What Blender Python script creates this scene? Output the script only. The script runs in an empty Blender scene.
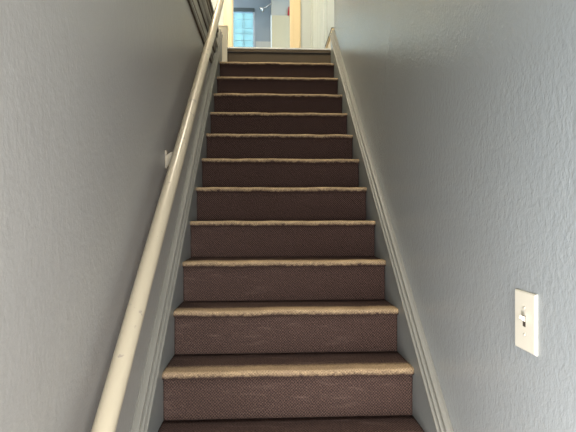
import bpy, bmesh, math, random
from mathutils import Vector, Matrix, noise
random.seed(7)
C = bpy.context.scene.collection
SC = bpy.context.scene
# ------------------------------------------------------------------ camera
cam_d = bpy.data.cameras.new('camera'); cam = bpy.data.objects.new('camera', cam_d); C.objects.link(cam)
cam_d.sensor_width = 36.0; cam_d.lens = 450.0 / 576.0 * 36.0; cam_d.clip_start = 0.02
cam.location = (-0.087, -1.779, 1.406)
cam.rotation_euler = (math.radians(90), 0.0015, -0.0456)
SC.camera = cam
# ------------------------------------------------------------------ world, lights, exposure
SC.view_settings.view_transform = 'Standard'; SC.view_settings.look = 'None'
SC.view_settings.gamma = 1.0; SC.view_settings.use_curve_mapping = False
SC.view_settings.exposure = 1.15
w = bpy.data.worlds.new('sky'); SC.world = w; w.use_nodes = True
w.node_tree.nodes['Background'].inputs[0].default_value = (0.62, 0.82, 1.0, 1)
w.node_tree.nodes['Background'].inputs[1].default_value = 1.8
def area(name, loc, target, sx, sy, power, col):
    l = bpy.data.lights.new(name, 'AREA'); l.shape = 'RECTANGLE'; l.size = sx; l.size_y = sy
    l.energy = power; l.color = col
    o = bpy.data.objects.new(name, l); C.objects.link(o); o.location = loc
    o.rotation_euler = (Vector(target) - Vector(loc)).to_track_quat('-Z', 'Y').to_euler(); return o
def point(name, loc, power, col, rad=0.1):
    l = bpy.data.lights.new(name, 'POINT'); l.energy = power; l.color = col; l.shadow_soft_size = rad
    o = bpy.data.objects.new(name, l); C.objects.link(o); o.location = loc; return o
area('entry_daylight', (0.25, -2.40, 1.35), (-0.30, -0.5, 0.75), 0.4, 0.8, 27, (1.0, 0.95, 0.90))
area('side_fill', (-0.62, -1.52, 0.48), (0.5, -1.42, 0.5), 0.4, 0.6, 21, (1.0, 0.94, 0.91))  # unseen fill added low on the left to brighten right wall and lowest risers
point('hall_lamp', (-0.9, 2.7, 5.15), 38, (1.0, 0.86, 0.62), 0.14)
point('entry_lamp', (0.15, -2.3, 2.8), 3, (1.0, 0.95, 0.90), 0.16)
point('stair_fill', (-0.45, 1.2, 5.15), 48, (1.0, 0.89, 0.70), 0.16)  # unseen fill added overhead to brighten rail, nosings and right wall
point('bathroom_lamp', (-0.9, 5.3, 5.1), 4, (1.0, 0.92, 0.80), 0.12)

# ------------------------------------------------------------------ materials
def mat(name, col, rough=0.5, spec=0.5):
    m = bpy.data.materials.new(name); m.use_nodes = True
    b = m.node_tree.nodes['Principled BSDF']
    b.inputs['Base Color'].default_value = (*col, 1); b.inputs['Roughness'].default_value = rough
    b.inputs['Specular IOR Level'].default_value = spec
    return m
def N(m, t, **kw):
    n = m.node_tree.nodes.new(t)
    for k, v in kw.items():
        if k in n.inputs: n.inputs[k].default_value = v
        else: setattr(n, k, v)
    return n
def lk(m, a, b): m.node_tree.links.new(a, b)
def math_n(m, op, a, b=None, clamp=False):
    n = m.node_tree.nodes.new('ShaderNodeMath'); n.operation = op; n.use_clamp = clamp
    for i, v in enumerate((a, b)):
        if v is None: continue
        if isinstance(v, (int, float)): n.inputs[i].default_value = v
        else: lk(m, v, n.inputs[i])
    return n.outputs[0]
def bumpy(m, scale, dist, strength=1.0, detail=3, vec_scale=None, col_var=0.0, second=None):
    b = m.node_tree.nodes['Principled BSDF']
    tc = N(m, 'ShaderNodeTexCoord'); src = tc.outputs['Object']
    if vec_scale:
        mp = N(m, 'ShaderNodeMapping'); mp.inputs['Scale'].default_value = vec_scale
        lk(m, src, mp.inputs['Vector']); src = mp.outputs[0]
    n = N(m, 'ShaderNodeTexNoise', Scale=scale, Detail=detail, Roughness=0.55); lk(m, src, n.inputs['Vector'])
    h = n.outputs['Fac']
    if second:
        n2 = N(m, 'ShaderNodeTexNoise', Scale=second[0], Detail=2.0); lk(m, src, n2.inputs['Vector'])
        h = math_n(m, 'ADD', h, math_n(m, 'MULTIPLY', n2.outputs['Fac'], second[1]))
    bp = N(m, 'ShaderNodeBump', Strength=strength, Distance=dist); lk(m, h, bp.inputs['Height'])
    lk(m, bp.outputs[0], b.inputs['Normal'])
    if col_var:
        n3 = N(m, 'ShaderNodeTexNoise', Scale=3.0, Detail=4.0); lk(m, tc.outputs['Object'], n3.inputs['Vector'])
        mx = N(m, 'ShaderNodeMix', data_type='RGBA'); c = b.inputs['Base Color'].default_value
        mx.inputs[6].default_value = (*[v * (1 - col_var) for v in c[:3]], 1)
        mx.inputs[7].default_value = (*[min(1, v * (1 + col_var)) for v in c[:3]], 1)
        lk(m, n3.outputs['Fac'], mx.inputs[0]); lk(m, mx.outputs[2], b.inputs['Base Color'])
    return m
WALL_C = (0.262, 0.282, 0.285)
m_wall = bumpy(mat('textured_grey_blue_wall_paint', WALL_C, 0.17, 0.8), 170, 0.0013, 1.0, 2, (1, 1, 0.7), 0.05, (60, 1.2))
m_wall_l = bumpy(mat('smoother_grey_blue_wall_paint', (0.27, 0.262, 0.247), 0.36, 0.5), 130, 0.0008, 1.0, 2, (1, 1, 0.7), 0.06, (40, 1.2))
m_skirt = bumpy(mat('grey_blue_skirt_paint', (0.20, 0.215, 0.21), 0.33), 40, 0.0006, 1, 2, None, 0.08)
m_cap = bumpy(mat('pale_grey_cap_paint', (0.215, 0.21, 0.185), 0.42), 60, 0.0005, 1, 2, None, 0.06)
m_cream = bumpy(mat('cream_trim_paint', (0.74, 0.60, 0.37), 0.35), 50, 0.0004, 1, 2, None, 0.04)
m_hall = bumpy(mat('cream_hall_wall_paint', (0.54, 0.585, 0.58), 0.5), 70, 0.001, 1, 2, None, 0.04)
m_ceil = bumpy(mat('ceiling_paint', (0.75, 0.74, 0.70), 0.8), 90, 0.001, 1, 2)
m_panel = bumpy(mat('pale_panel_paint', (0.56, 0.61, 0.59), 0.35), 50, 0.0004, 1, 2, None, 0.05)
m_tan = bumpy(mat('tan_block_paint', (0.85, 0.76, 0.56), 0.45), 60, 0.0006, 1, 2, None, 0.08)
m_dark = bumpy(mat('dark_brown_wood', (0.065, 0.045, 0.028), 0.5), 30, 0.0006, 1, 3, (1, 0.1, 1), 0.3)
m_black = mat('nosing_shade', (0.02, 0.017, 0.015), 0.8)  # painted shade below the landing nosing
m_nose = bumpy(mat('worn_brown_nosing_wood', (0.085, 0.058, 0.028), 0.5), 40, 0.0006, 1, 3, (0.1, 1, 1), 0.3)
m_riserw = bumpy(mat('dusty_tan_riser', (0.42, 0.33, 0.19), 0.75), 60, 0.001, 1, 4, None, 0.3)
m_strip = mat('pale_threshold_strip', (0.95, 0.95, 0.88), 0.3)
m_plate = mat('ivory_plastic', (0.58, 0.55, 0.46), 0.25)
m_screw = mat('ivory_painted_screw', (0.45, 0.42, 0.34), 0.3)
m_slot = mat('dark_slot', (0.05, 0.04, 0.03), 0.6)
m_chrome = mat('chrome', (0.7, 0.7, 0.7), 0.18); m_chrome.node_tree.nodes['Principled BSDF'].inputs['Metallic'].default_value = 1
m_red = bumpy(mat('red_fabric', (0.32, 0.006, 0.012), 0.7), 80, 0.001)
m_bath = bumpy(mat('blue_grey_bathroom_paint', (0.36, 0.45, 0.55), 0.45), 60, 0.0008, 1, 2)
m_bathup = bumpy(mat('grey_upper_bathroom_paint', (0.36, 0.35, 0.31), 0.5), 60, 0.0008, 1, 2)
m_surround = mat('beige_shower_surround', (0.44, 0.385, 0.26), 0.25)
m_tile = mat('pale_wainscot', (0.62, 0.66, 0.66), 0.3)
m_frame = mat('grey_window_frame', (0.10, 0.14, 0.16), 0.5)
m_sash = mat('pale_blue_sash_paint', (0.45, 0.62, 0.70), 0.4)
m_glass = bpy.data.materials.new('window_glass'); m_glass.use_nodes = True
_t = m_glass.node_tree; _t.nodes.clear()
_o = _t.nodes.new('ShaderNodeOutputMaterial'); _a = _t.nodes.new('ShaderNodeBsdfTransparent'); _g = _t.nodes.new('ShaderNodeBsdfGlossy')
_m = _t.nodes.new('ShaderNodeMixShader'); _a.inputs[0].default_value = (0.93, 0.97, 0.98, 1); _g.inputs['Roughness'].default_value = 0.02
_m.inputs[0].default_value = 0.06
_t.links.new(_a.outputs[0], _m.inputs[1]); _t.links.new(_g.outputs[0], _m.inputs[2]); _t.links.new(_m.outputs[0], _o.inputs[0])
m_sheer = bpy.data.materials.new('sheer_curtain'); m_sheer.use_nodes = True
_t = m_sheer.node_tree; _t.nodes.clear()
_o = _t.nodes.new('ShaderNodeOutputMaterial'); _a = _t.nodes.new('ShaderNodeBsdfTransparent'); _g = _t.nodes.new('ShaderNodeBsdfTranslucent')
_m = _t.nodes.new('ShaderNodeMixShader'); _g.inputs[0].default_value = (0.68, 0.8, 0.77, 1); _a.inputs[0].default_value = (0.38, 0.46, 0.42, 1); _m.inputs[0].default_value = 0.6
_t.links.new(_a.outputs[0], _m.inputs[1]); _t.links.new(_g.outputs[0], _m.inputs[2]); _t.links.new(_m.outputs[0], _o.inputs[0])

def rail_mat():
    m = mat('chipped_cream_rail_paint', (0.43, 0.375, 0.275), 0.28)
    b = m.node_tree.nodes['Principled BSDF']; tc = N(m, 'ShaderNodeTexCoord')
    n = N(m, 'ShaderNodeTexNoise', Scale=34.0, Detail=3.0); lk(m, tc.outputs['Object'], n.inputs['Vector'])
    n2 = N(m, 'ShaderNodeTexNoise', Scale=5.0, Detail=1.0); lk(m, tc.outputs['Object'], n2.inputs['Vector'])
    s = math_n(m, 'ADD', n.outputs['Fac'], math_n(m, 'MULTIPLY', n2.outputs['Fac'], 0.5))
    r = N(m, 'ShaderNodeMapRange'); r.inputs[1].default_value = 0.92; r.inputs[2].default_value = 0.95
    lk(m, s, r.inputs[0])
    mx = N(m, 'ShaderNodeMix', data_type='RGBA'); mx.inputs[6].default_value = (0.43, 0.375, 0.275, 1); mx.inputs[7].default_value = (0.30, 0.26, 0.21, 1)
    lk(m, r.outputs[0], mx.inputs[0]); lk(m, mx.outputs[2], b.inputs['Base Color'])
    bp = N(m, 'ShaderNodeBump', Strength=1.0, Distance=0.0012); n3 = N(m, 'ShaderNodeTexNoise', Scale=22.0, Detail=3.0)
    lk(m, tc.outputs['Object'], n3.inputs['Vector']); lk(m, n3.outputs['Fac'], bp.inputs['Height']); lk(m, bp.outputs[0], b.inputs['Normal'])
    return m
m_rail = rail_mat()

def carpet_mat():
    # woven two tone pile in small diamonds; u across the stair, v along the carpet, 0 at the nosing edge
    m = mat('patterned_brown_carpet', (0.1, 0.07, 0.06), 0.95, 0.1)
    b = m.node_tree.nodes['Principled BSDF']
    uv = N(m, 'ShaderNodeUVMap'); uv.uv_map = 'UVMap'
    sp = N(m, 'ShaderNodeSeparateXYZ')
    wn = N(m, 'ShaderNodeTexNoise', Scale=60.0, Detail=2.0); lk(m, uv.outputs[0], wn.inputs['Vector'])
    lk(m, uv.outputs[0], sp.inputs[0])
    jit = math_n(m, 'MULTIPLY', math_n(m, 'SUBTRACT', wn.outputs['Fac'], 0.5), 0.010)
    u = math_n(m, 'ADD', sp.outputs[0], jit); v = math_n(m, 'ADD', sp.outputs[1], jit)
    k = 2 * math.pi / 0.0118
    a = math_n(m, 'SINE', math_n(m, 'MULTIPLY', u, k)); c = math_n(m, 'SINE', math_n(m, 'MULTIPLY', v, k * 0.95))
    h = math_n(m, 'MULTIPLY', a, c)                       # checker of soft lozenges
    h01 = math_n(m, 'ADD', math_n(m, 'MULTIPLY', h, 0.5), 0.5)
    rp = N(m, 'ShaderNodeMapRange'); rp.inputs[1].default_value = 0.25; rp.inputs[2].default_value = 0.75
    lk(m, h01, rp.inputs[0])
    mx = N(m, 'ShaderNodeMix', data_type='RGBA')
    mx.inputs[6].default_value = (0.004, 0.0025, 0.002, 1); mx.inputs[7].default_value = (0.105, 0.062, 0.050, 1)
    lk(m, rp.outputs[0], mx.inputs[0])
    # worn, dusty pile along the nosing, brightened to imitate light from above
    vv = math_n(m, 'ADD', sp.outputs[1], math_n(m, 'MULTIPLY', math_n(m, 'SUBTRACT', wn.outputs['Fac'], 0.5), 0.03))
    up = N(m, 'ShaderNodeMapRange'); up.interpolation_type = 'SMOOTHSTEP'
    up.inputs[1].default_value = -0.016; up.inputs[2].default_value = 0.010; lk(m, vv, up.inputs[0])
    dn = N(m, 'ShaderNodeMapRange'); dn.interpolation_type = 'SMOOTHSTEP'
    dn.inputs[1].default_value = 0.10; dn.inputs[2].default_value = 0.05; lk(m, vv, dn.inputs[0])
    wear_light = math_n(m, 'MULTIPLY', up.outputs[0], dn.outputs[0])
    st = N(m, 'ShaderNodeTexNoise', Scale=9.0, Detail=5.0); lk(m, uv.outputs[0], st.inputs['Vector'])
    wear_light = math_n(m, 'MULTIPLY', wear_light, math_n(m, 'ADD', math_n(m, 'MULTIPLY', st.outputs['Fac'], 0.9), 0.38), True)
    wear_light = math_n(m, 'MULTIPLY', wear_light, math_n(m, 'ADD', math_n(m, 'MULTIPLY', rp.outputs[0], 0.25), 0.78), True)
    mx2 = N(m, 'ShaderNodeMix', data_type='RGBA'); mx2.inputs[7].default_value = (0.58, 0.42, 0.245, 1)
    lk(m, mx.outputs[2], mx2.inputs[6]); lk(m, wear_light, mx2.inputs[0])
    # scuffs
    sc = N(m, 'ShaderNodeMapping'); sc.inputs['Scale'].default_value = (2.5, 14, 1); lk(m, uv.outputs[0], sc.inputs[0])
    sn = N(m, 'ShaderNodeTexNoise', Scale=2.2, Detail=5.0, Distortion=0.8); lk(m, sc.outputs[0], sn.inputs['Vector'])
    sr = N(m, 'ShaderNodeMapRange'); sr.inputs[1].default_value = 0.56; sr.inputs[2].default_value = 0.72; sr.inputs[4].default_value = 0.2
    lk(m, sn.outputs['Fac'], sr.inputs[0])
    # lowest steps: scuffs plus an even lightening painted in for the entry light (each step has its own stretch of u)
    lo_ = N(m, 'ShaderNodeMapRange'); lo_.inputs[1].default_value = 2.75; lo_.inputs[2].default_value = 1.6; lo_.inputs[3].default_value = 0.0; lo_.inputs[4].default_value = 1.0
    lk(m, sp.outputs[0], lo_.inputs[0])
    scuff_light = math_n(m, 'MULTIPLY', lo_.outputs[0], math_n(m, 'ADD', sr.outputs[0], 0.13))
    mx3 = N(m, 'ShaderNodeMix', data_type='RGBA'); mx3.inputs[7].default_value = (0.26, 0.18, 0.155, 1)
    lk(m, mx2.outputs[2], mx3.inputs[6]); lk(m, scuff_light, mx3.inputs[0])
    gn = N(m, 'ShaderNodeTexNoise', Scale=170.0, Detail=2.0); lk(m, uv.outputs[0], gn.inputs['Vector'])
    gr = N(m, 'ShaderNodeMapRange'); gr.inputs[1].default_value = 0.3; gr.inputs[2].default_value = 0.7; gr.inputs[3].default_value = 0.62; gr.inputs[4].default_value = 1.3
    lk(m, gn.outputs['Fac'], gr.inputs[0])
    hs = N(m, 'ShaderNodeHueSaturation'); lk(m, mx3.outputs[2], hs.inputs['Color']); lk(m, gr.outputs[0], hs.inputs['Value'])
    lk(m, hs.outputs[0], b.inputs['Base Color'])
    fz = N(m, 'ShaderNodeTexNoise', Scale=420.0, Detail=2.0); lk(m, uv.outputs[0], fz.inputs['Vector'])
    hh = math_n(m, 'ADD', h01, math_n(m, 'MULTIPLY', fz.outputs['Fac'], 0.8))
    bp = N(m, 'ShaderNodeBump', Strength=0.8, Distance=0.003); lk(m, hh, bp.inputs['Height']); lk(m, bp.outputs[0], b.inputs['Normal'])
    b.inputs['Sheen Weight'].default_value = 0.0; b.inputs['Sheen Roughness'].default_value = 0.5
    return m
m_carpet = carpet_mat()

# ------------------------------------------------------------------ mesh helpers
def link(name, me, m, parent=None, smooth=False):
    o = bpy.data.objects.new(name, me); C.objects.link(o)
    if m: me.materials.append(m)
    if parent:
        o.parent = parent; p = parent; off = Vector((0, 0, 0))
        while p: off += p.location; p = p.parent
        me.transform(Matrix.Translation(-off))
    if smooth:
        for f in me.polygons: f.use_smooth = True
    return o
def from_bm(name, bm, m, parent=None, smooth=False):
    bmesh.ops.recalc_face_normals(bm, faces=bm.faces)
    me = bpy.data.meshes.new(name); bm.to_mesh(me); bm.free(); return link(name, me, m, parent, smooth)
def add_box(bm, a, b, bev=0.0):
    a = Vector(a); b = Vector(b)
    r = bmesh.ops.create_cube(bm, size=1.0)
    bmesh.ops.scale(bm, vec=b - a, verts=r['verts']); bmesh.ops.translate(bm, vec=(a + b) / 2, verts=r['verts'])
    if bev:
        es = list({e for v in r['verts'] for e in v.link_edges})
        bmesh.ops.bevel(bm, geom=es, offset=bev, segments=2, affect='EDGES', profile=0.6)
def box(name, a, b, m, parent=None, bev=0.0):
    bm = bmesh.new(); add_box(bm, a, b, bev); return from_bm(name, bm, m, parent)
def prism(name, prof, p0, p1, axes, m, parent=None, smooth=False):
    """profile of (a,b) pairs swept from p0 to p1; axes = two vectors for a and b"""
    bm = bmesh.new(); A, B = Vector(axes[0]), Vector(axes[1]); rings = []
    for p in (Vector(p0), Vector(p1)): rings.append([bm.verts.new(p + A * a + B * b) for a, b in prof])
    n = len(prof)
    for i in range(n): bm.faces.new((rings[0][i], rings[0][(i + 1) % n], rings[1][(i + 1) % n], rings[1][i]))
    bm.faces.new(rings[0]); bm.faces.new(list(reversed(rings[1])))
    return from_bm(name, bm, m, parent, smooth)
def tube(name, pts, radii, m, parent=None, seg=24):
    bm = bmesh.new(); pts = [Vector(p) for p in pts]; rings = []
    for i, p in enumerate(pts):
        d = (pts[min(i + 1, len(pts) - 1)] - pts[max(i - 1, 0)]).normalized()
        x = d.cross(Vector((1, 0, 0)) if abs(d.x) < 0.9 else Vector((0, 1, 0))).normalized(); y = d.cross(x)
        r = radii[i] if isinstance(radii, (list, tuple)) else radii
        rings.append([bm.verts.new(p + (x * math.cos(t) + y * math.sin(t)) * r) for t in [2 * math.pi * k / seg for k in range(seg)]])
    for a, b in zip(rings, rings[1:]):
        for k in range(seg): bm.faces.new((a[k], a[(k + 1) % seg], b[(k + 1) % seg], b[k]))
    bm.faces.new(rings[0]); bm.faces.new(rings[-1])
    return from_bm(name, bm, m, parent, True)
def empty(name, loc, label, cat, group=None):
    o = bpy.data.objects.new(name, None); C.objects.link(o); o.location = loc; o.empty_display_size = 0.1
    o['label'] = label; o['category'] = cat
    if group: o['group'] = group
    return o
def st(o, label=None):
    o['kind'] = 'structure'
    if label: o['label'] = label
    return o

# ------------------------------------------------------------------ dimensions
R, T = 0.1954, 0.2139            # rise, run
XL, XR = -0.5, 0.5               # inner faces of the two skirt boards
WL, WR = -0.535, 0.532           # wall faces
NK = 14                          # carpeted steps; the fifteenth riser is the wooden one at the landing
def ny(k): return (k - 4) * T    # y of nosing edge k
LY = ny(15); LZ = 15 * R + 0.008
YB, YD, YW = -2.45, 4.4, 6.2      # entry wall, bathroom door wall, bathroom window wall
CZ = LZ + 2.5
FB = 2.628                       # underside of the fascia on the left wall

# ------------------------------------------------------------------ shell
st(box('floor_entry', (WL - 0.12, YB, -0.1), (WR + 0.12, LY + 0.1, 0), m_nose))
bmf = bmesh.new()
add_box(bmf, (-2.0, LY + 0.012, LZ - 0.16), (WR, YW + 0.1, LZ - 0.004)); add_box(bmf, (-2.0, YB, LZ - 0.16), (WL - 0.12, LY + 0.012, LZ - 0.004))
st(from_bm('floor', bmf, m_nose))
st(box('wall_under_landing', (-2.12, LY + 0.13, -0.1), (WR + 0.12, LY + 0.25, LZ - 0.16), m_wall))
st(box('wall_right', (WR, YB, 0), (WR + 0.12, LY, CZ), m_wall))
st(box('wall_right_hall', (WR, LY, 0), (WR + 0.12, YD, CZ), m_hall))
bml = bmesh.new()          # unseen opening behind the camera, added to let the side fill through
add_box(bml, (WL - 0.12, -1.30, 0), (WL, LY, LZ - 0.004)); add_box(bml, (WL - 0.12, YB, 0), (WL, -2.15, LZ - 0.004)); add_box(bml, (WL - 0.12, -2.15, 2.05), (WL, -1.30, LZ - 0.004))
st(from_bm('wall_left', bml, m_wall_l))
st(box('wall_left_hall', (-2.12, YB, LZ - 0.1), (-2.0, YW + 0.1, CZ), m_hall))
st(box('ceiling', (-2.12, YB - 0.1, CZ), (1.2, YW + 0.2, CZ + 0.1), m_ceil))
bmb = bmesh.new()
add_box(bmb, (-2.12, YB - 0.12, 2.1), (WR + 0.12, YB, CZ)); add_box(bmb, (-2.12, YB - 0.12, 0), (-0.3, YB, 2.1)); add_box(bmb, (0.5, YB - 0.12, 0), (WR + 0.12, YB, 2.1)); add_box(bmb, (-0.3, YB - 0.12, 0), (0.5, YB, 0.85))
st(from_bm('wall_back', bmb, m_wall))
# bathroom door wall with the opening
DX0, DX1, DH = -0.555, 0.226, LZ + 2.05
bmd = bmesh.new()
add_box(bmd, (-2.0, YD, LZ - 0.1), (DX0 - 0.02, YD + 0.11, CZ)); add_box(bmd, (DX1 + 0.02, YD, LZ - 0.1), (0.9, YD + 0.11, CZ)); add_box(bmd, (DX0 - 0.02, YD, DH + 0.02), (DX1 + 0.02, YD + 0.11, CZ))
st(from_bm('wall_front', bmd, m_hall))

# ------------------------------------------------------------------ staircase
stair = empty('staircase', (0, ny(1), 0), 'straight staircase with patterned brown carpeted steps climbing between grey walls', 'staircase')
def step(k):
    y0 = ny(k); zt = k * R + 0.012; zb = (k - 1) * R + 0.012; r = 0.015; back = y0 + T + 0.024
    prof = []                       # (y, z, v)
    s = -0.0
    for i in range(7): prof.append((back + (y0 + r - back) * i / 6, zt - 0.001 * (i < 6)))
    for i in range(1, 9):
        a = math.radians(90 + 180 * i / 8 * 0.92); prof.append((y0 + r + math.cos(a) * r, zt - r + math.sin(a) * r))
    prof.append((y0 + 0.022, zt - 2 * r - 0.004))
    for i in range(1, 7): prof.append((y0 + 0.022 + 0.002 * i / 6, zt - 2 * r - 0.004 + (zb - 0.012 - zt + 2 * r + 0.004) * i / 6))
    # v coordinate, zero at the foremost point of the nosing, positive on the tread
    d = [0.0]
    for a, b in zip(prof, prof[1:]): d.append(d[-1] + math.hypot(b[0] - a[0], b[1] - a[1]))
    zero = d[10]; vv = [zero - x for x in d]
    bm = bmesh.new(); uvl = bm.loops.layers.uv.new('UVMap'); NX = 90
    rows = []
    for j in range(NX + 1):
        x = XL + (XR - XL) * j / NX; row = []
        for i, (y, z) in enumerate(prof):
            dz = dy = 0
            if 3 < i < 18:
                q = Vector((x * 9, k * 7.3, 0)); q2 = Vector((x * 60, k * 3.1, i * 0.3))
                dz = noise.noise(q) * 0.0038 + noise.noise(q2) * 0.0012; dy = noise.noise(q + Vector((0, 0, 9))) * 0.003 + noise.noise(q2 + Vector((5, 0, 0))) * 0.001
                if i < 6: dz *= (i - 3) / 3
            row.append(bm.verts.new((x, y + dy, z + dz)))
        rows.append(row)
    for j in range(NX):
        for i in range(len(prof) - 1):
            f = bm.faces.new((rows[j][i], rows[j][i + 1], rows[j + 1][i + 1], rows[j + 1][i])); f.smooth = True
            for lp, (jj, ii) in zip(f.loops, ((j, i), (j, i + 1), (j + 1, i + 1), (j + 1, i))):
                lp[uvl].uv = (XL + (XR - XL) * jj / NX + k * 0.37, vv[ii])
    # close bottom, back and ends
    bl, br = bm.verts.new((XL, back, zb - 0.012)), bm.verts.new((XR, back, zb - 0.012))
    bm.faces.new([rows[j][-1] for j in range(NX + 1)] + [br, bl]); bm.faces.new([rows[j][0] for j in range(NX, -1, -1)] + [bl, br])
    bm.faces.new(rows[0] + [bl]); bm.faces.new(list(reversed(rows[-1])) + [br])
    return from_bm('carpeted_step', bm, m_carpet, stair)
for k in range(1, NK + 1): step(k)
# landing edge: bare nosing board over a dusty riser
tr = box('top_riser', (XL + 0.03, LY + 0.03, NK * R + 0.012), (XR, LY + 0.05, LZ - 0.034), m_riserw, stair); tr['label'] = 'bare tan riser under the landing edge'
nb = bmesh.new(); add_box(nb, (XL + 0.048, LY, LZ - 0.03), (XR, LY + 0.10, LZ), 0.004)
nbo = from_bm('landing_nosing', nb, m_nose, stair); nbo['label'] = 'brown wooden nosing at the landing'
box('nosing_shade_strip', (XL + 0.048, LY + 0.006, LZ - 0.040), (XR, LY + 0.05, LZ - 0.03), m_black, stair)  # dark strip standing in for the shadow under the nosing
tsn = box('threshold_strip', (XL + 0.055, LY - 0.002, LZ), (XR, LY + 0.05, LZ + 0.013), m_strip, stair, 0.002); tsn['label'] = 'pale strip along the landing edge'

# skirt boards following the stair slope
SL = Vector((0, T, R)); y_a = -1.15
def skirt(side):
    xi = XL if side < 0 else XR; xw = (WL if side < 0 else WR) - side * 0.0005
    def zl(y, off): return (y / T) * R + 4 * R + 0.0 + off
    ys, ye = -T * 4.4, LY + 0.02
    lo = -0.34; hi = 0.118
    bm = bmesh.new()
    # board: flat inner face, sloping
    yf = (-4 * R - lo) / R * T
    P = [(ys, 0), (ys, zl(ys, hi)), (ye, zl(ye, hi)), (ye, zl(ye, lo)), (yf, 0)]
    a = [bm.verts.new((xi, y, z)) for y, z in P]; b = [bm.verts.new((xw, y, z)) for y, z in P]
    for i in range(5): bm.faces.new((a[i], a[(i + 1) % 5], b[(i + 1) % 5], b[i]))
    bm.faces.new(a); bm.faces.new(list(reversed(b)))
    s = from_bm('stringer', bm, m_skirt, stair)
    s['label'] = ('left' if side < 0 else 'right') + ' grey sloping skirt board'
    # cap: stepped moulding, three ridges, meets the wall
    t = abs(xw - xi); sg = -side
    prof = [(0, 0), (t + 0.001, 0), (t + 0.008, 0.003), (t + 0.009, 0.012), (t + 0.004, 0.017), (t - 0.006, 0.016), (t - 0.006, 0.024), (t + 0.001, 0.028), (t + 0.001, 0.037),
            (t - 0.005, 0.041), (t - 0.015, 0.039), (t - 0.015, 0.047), (t - 0.009, 0.052), (t - 0.010, 0.061), (t - 0.018, 0.064), (0.004, 0.064), (0.004, 0.071), (0, 0.071)]
    c = prism('cap_moulding', prof, (xw, ys, zl(ys, hi)), (xw, ye, zl(ye, hi)), ((sg, 0, 0), (0, 0, 1)), m_cap, s)
    return s
skirt(-1); skirt(1)
blk = bmesh.new(); add_box(blk, (-0.53, LY + 0.0, LZ - 0.13), (-0.452, LY + 0.08, 3.135), 0.004)
add_box(blk, (-0.534, LY - 0.004, 3.135), (-0.447, LY + 0.084, 3.15), 0.003)
o = from_bm('end_block', blk, m_tan, stair); o['label'] = 'tan square block ending the left skirt board at the landing'

# ------------------------------------------------------------------ trims
# left wall fascia under the upper hall floor
fp = [(0, 0), (0.010, 0), (0.016, 0.006), (0.016, 0.020), (0.006, 0.026), (0.006, 0.055), (0.010, 0.062), (0.010, 0.13), (0.018, 0.138), (0.024, 0.150),
      (0.012, 0.158), (0.012, 0.20), (0.022, 0.21), (0.030, 0.225), (0.030, 0.24), (0.010, 0.246), (0.010, 0.325), (0, 0.325)]
st(prism('trim_1', fp, (WL, YB, FB), (WL, LY - 0.03, FB), ((1, 0, 0), (0, 0, 1)), m_cap), 'grey moulded fascia along the top of the left wall')
bp = [(0, 0), (0.035, 0), (0.042, 0.008), (0.042, 0.030), (0.030, 0.036), (0.030, 0.090), (0.040, 0.098), (0.040, 0.125), (-0.02, 0.125), (-0.02, 0)]
st(prism('trim_2', bp, (WL - 0.03, YB, LZ + 0.03), (WL - 0.03, LY + 0.0, LZ + 0.03), ((1, 0, 0), (0, 0, 1)), m_dark), 'dark brown curb board at the upper hall floor edge')
fa = bpy.data.objects['trim_1']
for z, h, d in ((0.026, 0.012, 0.0165), (0.128, 0.010, 0.0185), (0.163, 0.012, 0.013), (0.243, 0.016, 0.022)):  # dark strips in place of shadow along the fascia grooves and underside
    g = box('groove_shade', (WL, YB + 0.01, FB + z), (WL + d, LY - 0.035, FB + z + h), m_dark, fa); g['label'] = 'thin dark strip drawing the groove shadow'
box('groove_shade', (WL - 0.0, YB + 0.01, FB - 0.012), (WL + 0.012, LY - 0.035, FB), m_dark, fa)
# baseboard on the hall's right wall
hb = [(0, 0), (0.016, 0), (0.016, 0.15), (0.012, 0.158), (0.012, 0.166), (0.006, 0.170), (0.006, 0.185), (0.020, 0.190), (0.020, 0.205), (0, 0.209)]
st(prism('baseboard_right', hb, (WR, LY + 0.02, LZ), (WR, 2.83, LZ), ((-1, 0, 0), (0, 0, 1)), m_cream))
st(prism('trim_3', [(0, 0), (0.024, 0), (0.024, 0.007), (0, 0.007)], (WR, LY + 0.02, LZ + 0.209), (WR, 2.83, LZ + 0.209), ((-1, 0, 0), (0, 0, 1)), m_dark))
# right hall wall: casing and grooved door
d2 = st(box('door_2', (WR - 0.012, 3.0, LZ), (WR, 4.1, LZ + 2.03), m_panel), 'pale grooved door in the right hall wall')
for y0, y1 in ((2.84, 2.87), (2.88, 2.93), (2.94, 2.99), (4.11, 4.17), (4.18, 4.24)):
    box('casing', (WR - 0.035, y0, LZ), (WR, y1, LZ + 2.12), m_panel, d2, 0.004)
box('casing', (WR - 0.035, 2.84, LZ + 2.04), (WR, 4.24, LZ + 2.12), m_cream, d2, 0.004)
for y0 in (3.06, 3.27, 3.48, 3.69, 3.90):
    box('batten', (WR - 0.03, y0, LZ + 0.04), (WR - 0.012, y0 + 0.13, LZ + 2.0), m_panel, d2, 0.005)
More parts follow.
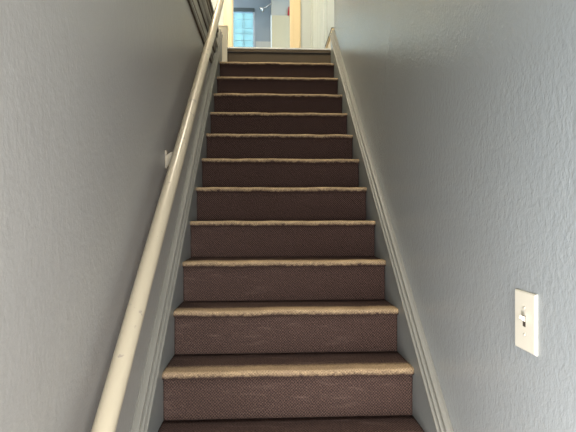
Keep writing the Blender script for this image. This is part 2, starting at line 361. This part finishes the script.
# bathroom door casing and jamb
d1 = st(box('door_1', (DX0 - 0.02, YD - 0.005, LZ), (DX0, YD + 0.115, DH), m_cream), 'cream painted door frame opening to the bathroom')
box('jamb', (DX1, YD - 0.005, LZ), (DX1 + 0.02, YD + 0.115, DH), m_cream, d1)
box('jamb', (DX0 - 0.02, YD - 0.005, DH), (DX1 + 0.02, YD + 0.115, DH + 0.02), m_cream, d1)
def casing(x0, x1, z0, z1, vert):
    bm = bmesh.new(); add_box(bm, (x0, YD - 0.022, z0), (x1, YD, z1), 0.003)
    if vert:
        for fx in (0.14, 0.80): add_box(bm, (x0 + (x1 - x0) * fx, YD - 0.030, z0), (x0 + (x1 - x0) * fx + 0.016, YD - 0.02, z1), 0.003)
    return from_bm('casing', bm, m_cream, d1)
casing(DX0 - 0.125, DX0 - 0.005, LZ, DH + 0.12, True); casing(DX1 + 0.005, DX1 + 0.148, LZ, DH + 0.12, True); casing(DX0 - 0.125, DX1 + 0.148, DH + 0.005, DH + 0.12, False)
box('strike_plate', (DX0 - 0.085, YD - 0.026, 3.80), (DX0 - 0.07, YD - 0.021, 3.88), m_slot, d1)

# ------------------------------------------------------------------ bathroom
bw = bmesh.new(); WX0, WX1, WZ0, WZ1 = -1.45, -0.30, LZ + 0.95, LZ + 2.08
add_box(bw, (-2.0, YW, LZ - 0.1), (WX0, YW + 0.1, CZ)); add_box(bw, (WX1, YW, LZ - 0.1), (1.0, YW + 0.1, CZ)); add_box(bw, (WX0, YW, LZ - 0.1), (WX1, YW + 0.1, WZ0)); add_box(bw, (WX0, YW, WZ1), (WX1, YW + 0.1, CZ))
st(from_bm('wall_bathroom', bw, m_bath))
wn = st(box('window_1', (WX0 - 0.05, YW - 0.03, WZ1 - 0.01), (WX1 - 0.01, YW + 0.02, WZ1 + 0.055), m_frame), 'bathroom window with pale blue panes and dark head rail')
def bars(name, lst, m):
    bm = bmesh.new()
    for a, b in lst: add_box(bm, a, b)
    return from_bm(name, bm, m, wn)
bars('window_frame', [((WX0, YW + 0.01, WZ0), (WX0 + 0.03, YW + 0.08, WZ1)), ((WX1 - 0.035, YW - 0.01, WZ0), (WX1, YW + 0.08, WZ1)), ((WX0, YW - 0.02, WZ0 - 0.03), (WX1, YW + 0.08, WZ0))], mat('white_blue_frame', (0.6, 0.68, 0.78), 0.4))
bars('muntins', [((WX0, YW + 0.04, z), (WX1, YW + 0.055, z + 0.018)) for z in (WZ0 + 0.25, WZ0 + 0.42, WZ0 + 0.58, WZ0 + 0.74, WZ0 + 0.89)] + [((x, YW + 0.04, WZ0), (x + 0.022, YW + 0.055, WZ1)) for x in (-1.2, -0.95, -0.72, -0.50)], m_sash)
wb = empty('window_blind', (-0.5, YW - 0.012, WZ1 - 0.02), 'pale blue translucent blind drawn over the bathroom window', 'blind')
box('fabric', (-0.80, YW - 0.008, WZ0 + 0.01), (WX1 - 0.036, YW - 0.006, WZ1 - 0.03), m_sheer, wb)
box('bottom_bar', (-0.80, YW - 0.012, WZ0 + 0.002), (WX1 - 0.036, YW - 0.002, WZ0 + 0.014), m_sash, wb)
fb = bmesh.new()
for z in (4.72, 4.87, 4.62, 4.50, 4.40): add_box(fb, (-0.80, YW - 0.011, z), (WX1 - 0.036, YW - 0.008, z + 0.008))
for x in (-0.515, -0.66): add_box(fb, (x, YW - 0.011, WZ0 + 0.01), (x + 0.010, YW - 0.008, WZ1 - 0.03))
from_bm('muntin_lines', fb, m_sash, wb)  # bars on the blind that draw the muntins hidden behind it
bars('pane', [((WX0, YW + 0.06, WZ0), (WX1, YW + 0.064, WZ1))], m_glass)
st(box('trim_4', (WX1 + 0.01, YW - 0.02, LZ), (0.0, YW, 4.49), m_tile), 'pale wainscot panel below the bathroom window side')
part = bmesh.new(); add_box(part, (-0.019, 5.6, LZ), (0.9, 5.72, CZ)); add_box(part, (-0.019, 5.72, LZ), (0.02, YW, CZ))
st(from_bm('wall_partition', part, m_bathup))
sr_ = bmesh.new(); add_box(sr_, (-0.016, 5.585, LZ), (0.62, 5.6, 4.69), 0.004)
st(from_bm('trim_5', sr_, m_surround), 'beige panel on the bathroom partition')
st(box('trim_6', (-0.032, 5.58, LZ), (-0.012, 5.605, 4.69), m_tile))
sh = empty('shower_head', (-0.022, 5.66, 4.90), 'chrome shower head on a short arm beside the bathroom window', 'shower head')
tube('shower_arm', [(-0.02, 5.66, 4.90), (-0.05, 5.66, 4.895), (-0.10, 5.66, 4.86), (-0.145, 5.66, 4.835)], 0.011, m_chrome, sh, 12)
tube('flange', [(-0.019, 5.66, 4.90), (-0.028, 5.66, 4.90)], [0.03, 0.026], m_chrome, sh, 20)
tube('spray_head', [(-0.14, 5.66, 4.838), (-0.155, 5.66, 4.83), (-0.175, 5.66, 4.815), (-0.19, 5.66, 4.803)], [0.014, 0.02, 0.045, 0.048], m_chrome, sh, 24)
rd = empty('hanging_cloth', (0.281, 5.575, 4.70), 'small red cloth hanging high on the beige bathroom partition', 'cloth')
bm = bmesh.new()
vs = [(0.262, 4.83), (0.292, 4.83), (0.290, 4.76), (0.288, 4.69), (0.246, 4.69), (0.252, 4.76)]
f = bm.faces.new([bm.verts.new((x, 5.57, z)) for x, z in vs]); e = bmesh.ops.extrude_face_region(bm, geom=[f])
bmesh.ops.translate(bm, vec=(0, 0.014, 0), verts=[v for v in e['geom'] if isinstance(v, bmesh.types.BMVert)])
from_bm('cloth', bm, m_red, rd)
tube('hook', [(0.281, 5.60, 4.825), (0.281, 5.575, 4.822)], 0.006, m_chrome, rd, 10)

# ------------------------------------------------------------------ handrail
hr = empty('handrail', (-0.46, -0.9, 0.75), 'round cream painted handrail with chipped paint mounted on the left wall', 'handrail')
A_, B_ = Vector((-0.46, -0.741, 0.917)), Vector((-0.46, 1.883, 3.155)); dr = (B_ - A_) / (B_.y - A_.y)
pts = []
for i in range(41):
    y = -1.05 + (2.30 + 1.05) * i / 40
    p = A_ + dr * (y - A_.y); pts.append(p + Vector((noise.noise(Vector((y * 1.5, 0, 0))) * 0.002, 0, noise.noise(Vector((y * 1.5, 4, 0))) * 0.003)))
tube('rail', pts, 0.026, m_rail, hr, 28)
def bracket(y):
    c = A_ + dr * (y - A_.y)
    foot = Vector((WL, y, c.z - 0.085))
    bm = bmesh.new(); add_box(bm, (WL, y - 0.014, c.z - 0.13), (WL + 0.006, y + 0.014, c.z - 0.05), 0.002)
    pl = from_bm('bracket', bm, m_rail, hr); pl['label'] = 'cream painted wall bracket'
    g = bmesh.new()
    tri = [(WL + 0.004, c.z - 0.125), (WL + 0.004, c.z - 0.072), (WL + 0.024, c.z - 0.058), (-0.466, c.z - 0.048), (-0.458, c.z - 0.018), (-0.450, c.z - 0.03), (-0.47, c.z - 0.085), (WL + 0.02, c.z - 0.112)]
    fr = [g.verts.new((x, y - 0.011, z)) for x, z in tri]; bk = [g.verts.new((x, y + 0.011, z)) for x, z in tri]
    for i in range(8): g.faces.new((fr[i], fr[(i + 1) % 8], bk[(i + 1) % 8], bk[i]))
    g.faces.new(fr); g.faces.new(list(reversed(bk))); from_bm('bracket_gusset', g, m_rail, pl)
    tube('screw', [(WL + 0.004, y, c.z - 0.117), (WL + 0.010, y, c.z - 0.117)], [0.006, 0.004], m_chrome, pl, 10)
for y in (-0.75, 0.23): bracket(y)

# ------------------------------------------------------------------ light switch
SY, SZ = -0.731, 1.154; hw, hh = 0.0435, 0.0705
sw = empty('light_switch', (WR, SY, SZ), 'ivory toggle light switch plate on the right textured grey wall', 'light switch')
bm = bmesh.new(); prof = []
for (dx, s) in ((0.0, 1.0), (0.004, 1.0), (0.0065, 0.93)):
    prof.append([bm.verts.new((WR - dx, SY + a * (hw - (1 - s) * 0.05), SZ + b * (hh - (1 - s) * 0.05))) for a, b in ((-1, -1), (1, -1), (1, 1), (-1, 1))])
for p, q in zip(prof, prof[1:]):
    for i in range(4): bm.faces.new((p[i], p[(i + 1) % 4], q[(i + 1) % 4], q[i]))
bm.faces.new(prof[0]); bm.faces.new(prof[-1])
from_bm('switch_plate', bm, m_plate, sw)
box('toggle_slot', (WR - 0.0072, SY - 0.0055, SZ - 0.013), (WR - 0.0064, SY + 0.0055, SZ + 0.013), m_slot, sw)
bm = bmesh.new(); a = [(0.006, -0.002), (0.006, 0.011), (0.020, 0.016), (0.021, 0.008)]
v0 = [bm.verts.new((WR - d, SY - 0.0045, SZ + z)) for d, z in a]; v1 = [bm.verts.new((WR - d, SY + 0.0045, SZ + z)) for d, z in a]
for i in range(4): bm.faces.new((v0[i], v0[(i + 1) % 4], v1[(i + 1) % 4], v1[i]))
bm.faces.new(v0); bm.faces.new(list(reversed(v1))); from_bm('toggle', bm, m_plate, sw)
for dz in (0.032, -0.032): tube('screw', [(WR - 0.006, SY, SZ + dz), (WR - 0.0082, SY, SZ + dz)], [0.0042, 0.0032], m_screw, sw, 12)
